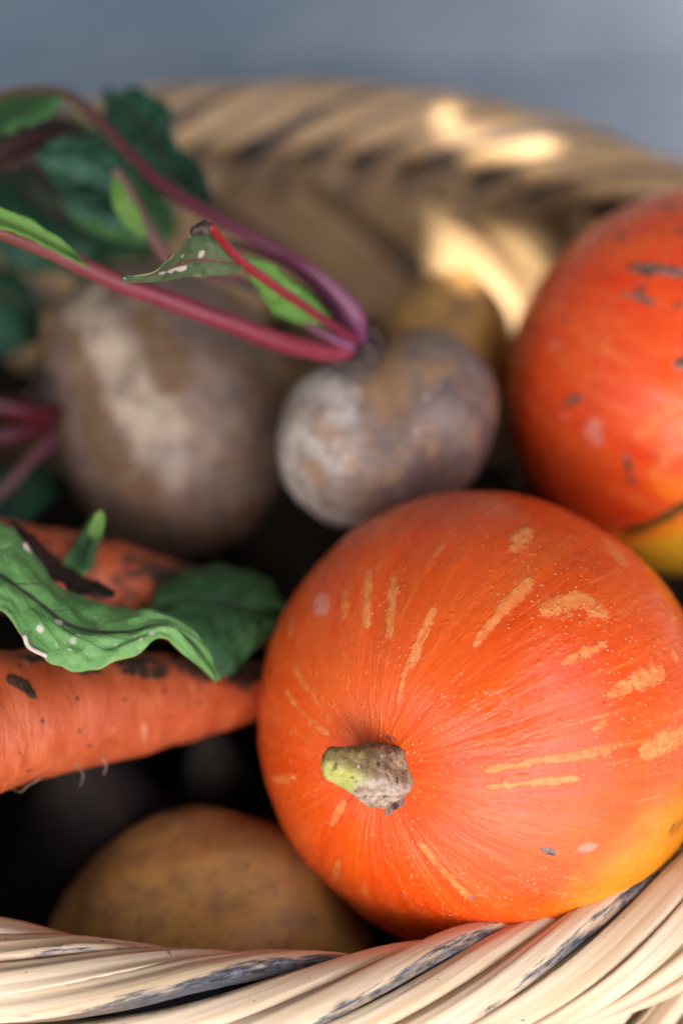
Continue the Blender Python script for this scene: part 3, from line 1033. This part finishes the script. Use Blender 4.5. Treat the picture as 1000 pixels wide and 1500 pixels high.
for q, (x, y, d, r) in enumerate(((548, 488, .692, 8), (555, 500, .694, 6), (497, 528, .69, 8), (512, 532, .69, 7), (540, 512, .688, 7))):
    me, V = blob('scar', P(x, y, d), [(P(x, y, d), (px(r, d), px(r * 1.2, d), px(r, d)))], q, 0.3, 0.1, 12, 16)
    link('scar', me, CROWN, b1)
s_pink = stalk('stalk', [(512, 515, .690, 13), (480, 516, .686, 15), (420, 503, .678, 16.5), (340, 474, .668, 17), (250, 440, .658, 16.5), (160, 407, .650, 16), (80, 368, .643, 16), (10, 340, .636, 17), (-70, 315, .63, 18)], ST_PINK, b1, 70)
leaf('blade', [(128, 390, .644), (90, 366, .640), (40, 338, .634), (-10, 318, .628), (-70, 300, .62)], [(128, 388, .642), (96, 356, .639), (46, 322, .634), (-5, 302, .628), (-70, 280, .62)], [(128, 392, .640), (88, 372, .634), (40, 348, .628), (-10, 330, .622), (-70, 312, .615)], LEAF_BRIGHT, s_pink, 9, 30, 0.0006, 0.15, 0, 1)
s_long = stalk('stalk', [(526, 500, .692, 17), (520, 462, .686, 19), (488, 422, .682, 15), (440, 385, .680, 13), (370, 346, .682, 14), (300, 310, .688, 15), (235, 268, .695, 14), (180, 215, .703, 12), (135, 165, .71, 11), (95, 138, .716, 10), (40, 132, .722, 9), (-40, 150, .73, 8)], ST_PURPLE, b1, 80, seed=2, thin=0.72)
s_crim = stalk('stalk', [(522, 500, .686, 10), (490, 478, .674, 9), (440, 445, .658, 9), (395, 414, .645, 9.5), (355, 384, .632, 9.5), (330, 358, .622, 9), (312, 336, .612, 9), (306, 330, .610, 7)], ST_RED, b1, 60, seed=5, thin=0.74)
torn = leaf('blade', [(352, 386, .632), (325, 384, .626), (285, 380, .618), (250, 392, .612), (215, 404, .606), (178, 409, .602)],
     [(352, 380, .632), (322, 352, .622), (288, 340, .615), (262, 362, .609), (225, 395, .604), (178, 407, .602)],
     [(356, 392, .634), (335, 402, .629), (292, 404, .622), (248, 409, .614), (212, 413, .607), (178, 411, .602)], LEAF_OLIVE, s_crim, 15, 50, 0.0012, 0.10, 0.0004, 9)
me = torn.data
V = np.array([tuple(p.co) for p in me.vertices])
fattr(me, 'spot', marks(me, V, [(291, 376, 296, 369, 5, 1), (246, 398, 270, 392, 4.5, 1), (232, 401, 240, 399, 3, .8), (279, 345, 284, 341, 3, .8), (180, 409, 183, 409, 4, .8)]))
v, f, al, ar = tube([P(303, 338, .612), P(300, 333, .610), P(294, 332, .609), P(286, 337, .610), P(281, 343, .612)], [px(7, .61), px(9, .61), px(6, .61), px(6, .61), px(3, .61)], 24, 12, 0.5, 3)
link('withered_tip', mesh('withered_tip', v, f), CROWN, s_crim)
leaf('blade', [(486, 474, .686), (450, 456, .676), (415, 430, .668), (385, 404, .660), (360, 380, .654)],
     [(486, 468, .684), (458, 436, .674), (424, 408, .667), (395, 386, .660), (362, 376, .654)],
     [(486, 476, .686), (440, 474, .680), (400, 456, .674), (376, 420, .664), (358, 384, .656)], LEAF_BRIGHT, s_crim, 13, 40, 0.0022, 0.16, 0.001, 3)
stalk('stalk', [(516, 500, .694, 10), (470, 474, .692, 9), (410, 440, .692, 8), (350, 412, .695, 8), (300, 400, .70, 9), (250, 382, .70, 10), (214, 330, .70, 11), (190, 285, .697, 11), (168, 250, .694, 10)], ST_BROWN, b1, 60, seed=8)
stalk('stalk', [(526, 494, .694, 10), (490, 448, .692, 8), (450, 412, .692, 7), (400, 380, .694, 7), (350, 360, .70, 8), (290, 352, .71, 9)], ST_PURPLE, b1, 50, seed=11)
stalk('stalk', [(518, 508, .688, 12), (480, 492, .684, 9), (430, 462, .680, 8), (390, 432, .678, 8), (350, 418, .678, 7)], ST_PURPLE, b1, 40, seed=14)

# beet leaves at the top left, each on the bunch of stalks
leaf('leaf', [(175, 140, .735), (205, 180, .728), (235, 225, .722), (268, 268, .716), (306, 300, .708)],
     [(150, 140, .74), (158, 185, .735), (190, 235, .728), (235, 280, .722), (304, 304, .710)],
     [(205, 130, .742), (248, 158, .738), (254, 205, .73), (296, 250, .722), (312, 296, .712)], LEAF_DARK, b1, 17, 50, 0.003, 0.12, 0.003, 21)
leaf('leaf', [(92, 142, .718), (60, 150, .720), (20, 165, .724), (-20, 172, .73), (-60, 176, .74)],
     [(94, 138, .718), (64, 136, .73), (22, 138, .738), (-20, 142, .745), (-60, 150, .75)],
     [(94, 146, .716), (70, 172, .712), (24, 190, .712), (-20, 196, .715), (-60, 198, .72)], LEAF_MID, b1, 15, 40, 0.002, 0.10, 0.002, 22)
leaf('leaf', [(70, 215, .75), (105, 240, .745), (140, 262, .742), (175, 290, .74), (195, 320, .745)],
     [(66, 240, .75), (80, 275, .748), (110, 300, .745), (150, 320, .742), (192, 324, .746)],
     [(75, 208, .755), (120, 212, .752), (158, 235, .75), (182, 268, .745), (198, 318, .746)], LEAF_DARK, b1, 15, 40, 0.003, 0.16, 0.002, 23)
leaf('leaf', [(95, 290, .752), (130, 305, .745), (170, 315, .74), (205, 330, .738), (240, 345, .742)],
     [(92, 305, .752), (125, 335, .748), (170, 352, .745), (210, 358, .742), (238, 350, .743)],
     [(100, 280, .755), (140, 276, .748), (180, 285, .742), (215, 305, .74), (242, 340, .742)], LEAF_MID, b1, 13, 40, 0.0025, 0.16, 0.002, 24)
leaf('leaf', [(150, 360, .80), (100, 330, .80), (50, 290, .80), (0, 250, .80), (-60, 210, .80)],
     [(148, 375, .80), (80, 400, .795), (20, 390, .79), (-30, 340, .79), (-60, 230, .80)],
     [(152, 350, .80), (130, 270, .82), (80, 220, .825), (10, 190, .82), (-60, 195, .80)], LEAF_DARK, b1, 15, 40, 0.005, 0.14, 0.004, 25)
leaf('leaf', [(120, 200, .745), (95, 195, .742), (60, 200, .74), (30, 215, .745), (-20, 240, .75)],
     [(122, 210, .745), (95, 232, .742), (55, 245, .74), (20, 250, .745), (-20, 250, .75)],
     [(122, 192, .75), (90, 172, .752), (50, 178, .75), (15, 195, .75), (-20, 232, .752)], LEAF_RED, b1, 13, 36, 0.003, 0.15, 0.002, 26)

leaf('leaf', [(260, 330, .83), (190, 290, .835), (120, 250, .84), (40, 215, .845), (-60, 190, .85)],
     [(262, 345, .83), (190, 385, .825), (110, 400, .82), (20, 330, .825), (-60, 260, .84)],
     [(258, 320, .835), (215, 240, .85), (150, 190, .855), (60, 155, .86), (-60, 150, .86)], LEAF_DEEP, b1, 17, 46, 0.007, 0.14, 0.005, 27)
leaf('leaf', [(60, 235, .725), (95, 225, .722), (130, 230, .720), (165, 255, .720), (182, 285, .722)],
     [(62, 245, .725), (95, 255, .720), (130, 270, .718), (160, 285, .718), (180, 292, .722)],
     [(64, 226, .73), (95, 205, .732), (135, 204, .732), (172, 230, .728), (185, 280, .724)], LEAF_TEAL, b1, 15, 40, 0.004, 0.2, 0.003, 31)
leaf('leaf', [(100, 305, .715), (140, 300, .712), (180, 310, .710), (220, 335, .712)],
     [(102, 315, .715), (140, 325, .708), (180, 335, .706), (218, 342, .711)],
     [(104, 298, .72), (145, 282, .722), (188, 290, .72), (222, 328, .714)], LEAF_TEAL, b1, 13, 36, 0.003, 0.2, 0.002, 32)
leaf('leaf', [(168, 262, .692), (175, 285, .690), (190, 315, .690), (212, 345, .692)],
     [(165, 272, .692), (166, 295, .690), (180, 325, .690), (210, 350, .692)],
     [(172, 260, .692), (184, 280, .690), (202, 308, .690), (215, 342, .692)], LEAF_BRIGHT, b1, 9, 24, 0.0015, 0.2, 0.001, 33)
leaf('leaf', [(170, 330, .77), (140, 290, .77), (110, 245, .77), (70, 205, .77), (30, 180, .775)],
     [(168, 345, .77), (120, 330, .765), (70, 290, .765), (40, 245, .768), (28, 190, .775)],
     [(175, 320, .775), (165, 270, .78), (140, 225, .78), (95, 180, .78), (34, 172, .778)], LEAF_RED, b1, 13, 40, 0.005, 0.16, 0.003, 28)
# --- larger earthy beetroot on the left
DG = 0.795
cg = P(246, 606, DG)
b2 = empty('beetroot', cg - Vector((0, 0, 0.062)))
tag(b2, 'large brown earthy beetroot with a pale diagonal streak, left of the smaller grey one', 'beetroot', 'beetroots in the basket')
me, V = blob('root', cg, [(P(246, 585, DG), (px(172, DG), px(190, DG), 0.055)), (P(265, 640, DG - 0.003), (px(152, DG), px(172, DG), 0.055)), (P(200, 520, DG), (px(130, DG), px(120, DG), 0.042))], 9, 0.08, 0.020, 80, 130, UP, 0.006)
fattr(me, 'light', np.maximum(marks(me, V, [(125, 440, 150, 520, 60, .8), (150, 520, 195, 590, 62, .95), (195, 590, 240, 640, 60, .9), (240, 640, 275, 690, 52, .65), (110, 430, 200, 430, 50, .5)], False), marks(me, V, [(300, 570, 350, 700, 70, .42)])))
fattr(me, 'soil', marks(me, V, [(215, 470, 250, 560, 40, .8), (130, 600, 210, 720, 50, .8), (110, 500, 140, 600, 40, .7), (260, 590, 290, 650, 22, .5)]))
link('root', me, BEET2, b2)
v, f, al, ar = tube([P(110, 570, .79), P(88, 580, .775), P(70, 590, .765)], [px(48, .78), px(42, .78), px(24, .78)], 24, 24, 0.4, 7)
link('crown', mesh('crown', v, f), CROWN, b2)
stalk('stalk', [(80, 606, .764, 18), (50, 606, .752, 19), (15, 598, .745, 18), (-40, 585, .74, 17)], ST_DARK, b2, 30, seed=30)
stalk('stalk', [(82, 640, .764, 9), (50, 670, .752, 10), (15, 708, .745, 10), (-40, 760, .74, 10)], ST_BROWN, b2, 30, seed=31)
stalk('stalk', [(78, 620, .766, 12), (45, 630, .758, 13), (5, 640, .752, 14), (-40, 650, .75, 14)], ST_DARK, b2, 30, seed=32)
for q, pts in enumerate(([(88, 560), (98, 520), (88, 490)], [(95, 610), (105, 580), (122, 565)], [(90, 585), (72, 550), (80, 520)], [(100, 640), (112, 610), (108, 590)])):
    stalk('root_hair', [(x, y, .768 - .004 * i, 2.2 - i * 0.5) for i, (x, y) in enumerate(pts)], ROOT, b2, 14, 0.2, q + 50, 0, 6)
leaf('leaf', [(60, 470, .80), (30, 440, .79), (0, 430, .785), (-40, 420, .78)], [(58, 500, .80), (22, 520, .785), (-5, 520, .78), (-40, 500, .78)], [(62, 455, .80), (30, 400, .80), (0, 390, .80), (-40, 390, .79)], LEAF_DARK, b2, 13, 30, 0.003, 0.12, 0.002, 41)
leaf('leaf', [(85, 700, .79), (50, 715, .775), (10, 730, .77), (-40, 740, .765)], [(82, 690, .79), (55, 675, .785), (15, 680, .78), (-40, 700, .78)], [(86, 712, .79), (60, 750, .77), (15, 775, .765), (-40, 785, .76)], LEAF_DARK, b2, 13, 30, 0.003, 0.12, 0.002, 42)

# --- potatoes
def potato(c, rx, ry, rz, label, seed, tilt=0):
    t = empty('potato', c - Vector((0, 0, rz)))
    tag(t, label, 'potato', 'potatoes in the basket')
    me, V = blob('skin', c, [(c, (rx, ry, rz)), (c + RT * rx * 0.25 * (1 if tilt >= 0 else -1) + UP * ry * 0.05 * tilt, (rx * 0.8, ry * 0.95, rz * 0.95))], seed, 0.10, 0.014, 70, 110, UP, 0.006)
    link('skin', me, POT, t)
    return t


potato(P(296, 1378, 0.690), px(220, .69), px(176, .69), 0.044, 'large brown potato deep in the dark corner beside the near pumpkin, behind the front rim', 2.2)
potato(P(652, 505, 0.830), px(86, .83), px(98, .83), 0.034, 'smaller yellow brown potato behind the heart shaped beetroot, at the far basket wall', 6.3)


# --- carrots
def carrot(pts, label, soil, seed, sides=40):
    """pts: (x px, y px, depth, radius px)"""
    P3 = [P(x, y, d) for x, y, d, r in pts]
    rd = [px(r, d) for x, y, d, r in pts]
    v, f, al, ar = tube(P3, rd, 150, sides, 0.05, seed)
    L = sum((P3[i + 1] - P3[i]).length for i in range(len(P3) - 1))
    cc = catmull([tuple(p) for p in P3], 150)
    v2 = []
    for k, p in enumerate(v):
        i = k // sides
        g = 0.014 * nz((i * 0.23, seed, 0)) + 0.016 * nz((i * 0.6, seed + 3, 0.3 * math.cos(ar[k])))
        v2.append(Vector(cc[i]) + (p - Vector(cc[i])) * (1 + g))
    t = empty('carrot', (P3[0] + P3[-1]) / 2)
    tag(t, label, 'carrot', 'carrots in the basket')
    me = mesh('root', v2, f)
    fattr(me, 'along', al)
    vattr(me, 'cuv', [(q * L, math.cos(a), math.sin(a)) for q, a in zip(al, ar)])
    Va = np.array([tuple(p) for p in v2])
    so = marks(me, Va, [(x0, y0, x1, y1, w, k_) for x0, y0, x1, y1, d_, w, k_ in soil])
    fattr(me, 'soil', so)
    link('root', me, CARROT, t)
    return t


ca = carrot([(-212, 1082, .623, 22), (-206, 1081, .6235, 60), (-190, 1080, .625, 88), (-140, 1076, .628, 104), (-60, 1066, .634, 106), (10, 1052, .642, 100), (90, 1040, .652, 90), (170, 1034, .664, 80), (250, 1026, .678, 65), (330, 1018, .694, 50), (400, 1006, .712, 34), (450, 998, .728, 18), (480, 994, .738, 6)],
            'thick orange carrot with patches of black soil, lying under the spotted leaf', [(15, 992, 48, 1015, .617, 12, .95), (40, 962, 330, 988, .64, 30, .72), (180, 980, 240, 985, .64, 16, .9), (100, 975, 140, 985, .64, 14, .8), (330, 985, 400, 980, .69, 34, .85), (370, 1000, 400, 1040, .69, 26, .6)], 1.5)
for q, pts in enumerate(([(112, 1118), (122, 1135), (118, 1152)], [(60, 1140), (40, 1152), (30, 1160), (12, 1152)], [(60, 1082), (72, 1102), (84, 1090)], [(150, 1110), (156, 1122), (152, 1135)])):
    stalk('root_hair', [(x, y, .632 + .002 * i, 1.6 - i * 0.3) for i, (x, y) in enumerate(pts)], ROOT, ca, 16, 0.2, q + 70, 0, 6)
carrot([(-176, 797, .699, 12), (-171, 798, .6992, 34), (-160, 800, .700, 50), (-80, 812, .702, 62), (20, 832, .706, 66), (110, 846, .712, 66), (190, 862, .720, 62), (270, 884, .732, 52), (350, 910, .748, 36), (420, 935, .762, 16), (450, 945, .768, 5)],
       'smaller orange carrot with soil on top, behind the spotted leaf and against the large beetroot', [(60, 850, 300, 900, .70, 90, .42), (200, 830, 320, 880, .70, 44, .72), (60, 800, 120, 800, .68, 24, .5), (20, 880, 90, 890, .70, 40, .5)], 8.2)

# --- loose beet leaves lying on the carrots
l1 = leaf('beet_leaf', [(-70, 800, .635), (0, 843, .628), (50, 877, .622), (95, 912, .618), (140, 926, .617), (190, 926, .619), (240, 916, .624), (290, 952, .632), (316, 992, .64)],
          [(-70, 740, .66), (-5, 762, .652), (34, 790, .646), (75, 845, .642), (125, 872, .638), (180, 890, .636), (244, 905, .632), (300, 945, .634), (318, 990, .64)],
          [(-70, 850, .625), (-5, 890, .618), (40, 940, .614), (92, 976, .612), (145, 978, .612), (195, 962, .614), (236, 934, .620), (276, 965, .629), (312, 996, .64)], LEAF_FRONT, None, 31, 110, 0.0026, 0.11, 0.0022, 51)
tag(l1, 'pale spotted green leaf with a dark vein, draped over the thick carrot', 'leaf', 'loose beet leaves')
l1b = leaf('torn_edge', [(20, 772, .655), (48, 800, .652), (76, 834, .650), (118, 856, .650), (168, 872, .648)], [(14, 764, .655), (50, 786, .658), (86, 822, .660), (128, 846, .658), (170, 866, .650)], [(26, 782, .65), (52, 820, .645), (82, 850, .643), (120, 872, .642), (162, 878, .646)], LEAF_RED, l1, 13, 40, 0.002, 0.2, 0.001, 52)
l1b['label'] = 'dark withered edge of the leaf'
for q, pts in enumerate(([(36, 930), (42, 946), (58, 956), (70, 960)], [(36, 796), (44, 812), (46, 818)])):
    stalk('pale_fibre', [(x, y, .612 if q == 0 else .640, 4.0) for x, y in pts], m_plain('dry_fibre', (0.60, 0.50, 0.38), (0.70, 0.62, 0.52), 200, 0.7, 0.0005), l1, 14, 0.3, q + 80, 0, 7)
me = l1.data
V = np.array([tuple(p.co) for p in me.vertices])
fattr(me, 'spot', marks(me, V, [(x, y, x, y, r * 0.85, 1) for x, y, r in ((7, 818, 6), (20, 828, 4), (222, 928, 7), (206, 936, 5), (198, 932, 4), (170, 945, 5), (33, 927, 4), (82, 945, 4), (242, 924, 5), (103, 952, 5), (108, 938, 9), (115, 930, 5), (96, 940, 4),
                                                                (140, 905, 4), (150, 912, 4), (66, 792, 6), (75, 842, 5), (90, 868, 5), (112, 812, 5), (30, 845, 3), (165, 915, 3), (258, 920, 5), (128, 958, 3), (60, 915, 3), (185, 950, 3))] + [(x, y, x, y, w, .75) for x, y, w in [(random.uniform(0, 270), random.uniform(800, 975), random.uniform(1.3, 2.6)) for _ in range(70)]]))
me = l1.data
l2 = leaf('beet_leaf', [(210, 905, .690), (260, 880, .684), (310, 878, .682), (360, 890, .686), (404, 905, .694)],
          [(212, 898, .700), (255, 846, .705), (325, 828, .705), (385, 845, .703), (420, 890, .700)],
          [(214, 915, .685), (265, 940, .672), (325, 995, .668), (368, 955, .676), (402, 925, .690)], LEAF_DEEP, None, 21, 60, 0.003, 0.08, 0.003, 61)
tag(l2, 'dark green blurred leaf between the spotted leaf and the near pumpkin', 'leaf', 'loose beet leaves')
l3 = leaf('beet_leaf', [(98, 848, .668), (110, 825, .666), (122, 800, .668), (135, 778, .668), (146, 756, .664)],
          [(90, 845, .668), (95, 815, .670), (112, 790, .670), (128, 766, .668), (144, 752, .664)],
          [(112, 850, .666), (136, 832, .664), (142, 805, .666), (150, 784, .666), (150, 758, .664)], LEAF_MID, None, 11, 36, 0.0018, 0.16, 0.001, 71)
tag(l3, 'tiny curled green leaf tip standing up between the carrot and the large beetroot', 'leaf', 'loose beet leaves')
l3b = leaf('tip', [(132, 784, .663), (140, 772, .662), (147, 757, .661), (150, 748, .661)], [(128, 780, .663), (132, 768, .662), (140, 752, .661), (149, 747, .661)], [(140, 788, .662), (150, 778, .661), (154, 762, .661), (152, 749, .661)], LEAF_BRIGHT, l3, 9, 20, 0.0008, 0.1, 0.001, 72)

# --- added dark cloth: props up the vegetables and darkens the shaded basket bottom
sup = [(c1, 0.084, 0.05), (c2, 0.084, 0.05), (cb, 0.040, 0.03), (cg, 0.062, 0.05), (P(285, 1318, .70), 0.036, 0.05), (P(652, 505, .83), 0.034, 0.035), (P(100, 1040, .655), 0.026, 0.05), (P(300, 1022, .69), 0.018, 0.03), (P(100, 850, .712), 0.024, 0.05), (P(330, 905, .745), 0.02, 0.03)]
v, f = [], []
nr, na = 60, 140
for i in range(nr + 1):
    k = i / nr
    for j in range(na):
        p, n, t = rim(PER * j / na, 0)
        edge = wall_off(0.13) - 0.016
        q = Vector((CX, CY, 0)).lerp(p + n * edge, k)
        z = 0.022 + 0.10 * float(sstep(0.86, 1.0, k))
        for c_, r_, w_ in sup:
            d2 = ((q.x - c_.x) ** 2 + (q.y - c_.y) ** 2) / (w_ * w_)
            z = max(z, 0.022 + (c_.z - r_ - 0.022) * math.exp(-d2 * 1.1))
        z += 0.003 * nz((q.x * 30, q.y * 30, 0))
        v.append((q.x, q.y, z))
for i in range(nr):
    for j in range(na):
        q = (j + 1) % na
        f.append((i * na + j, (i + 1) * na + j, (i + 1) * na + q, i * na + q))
cl = link('added_cloth', mesh('added_cloth', v, f), CLOTH)
tag(cl, 'added black cloth under all the vegetables, standing in for the shade in the basket bottom', 'cloth')
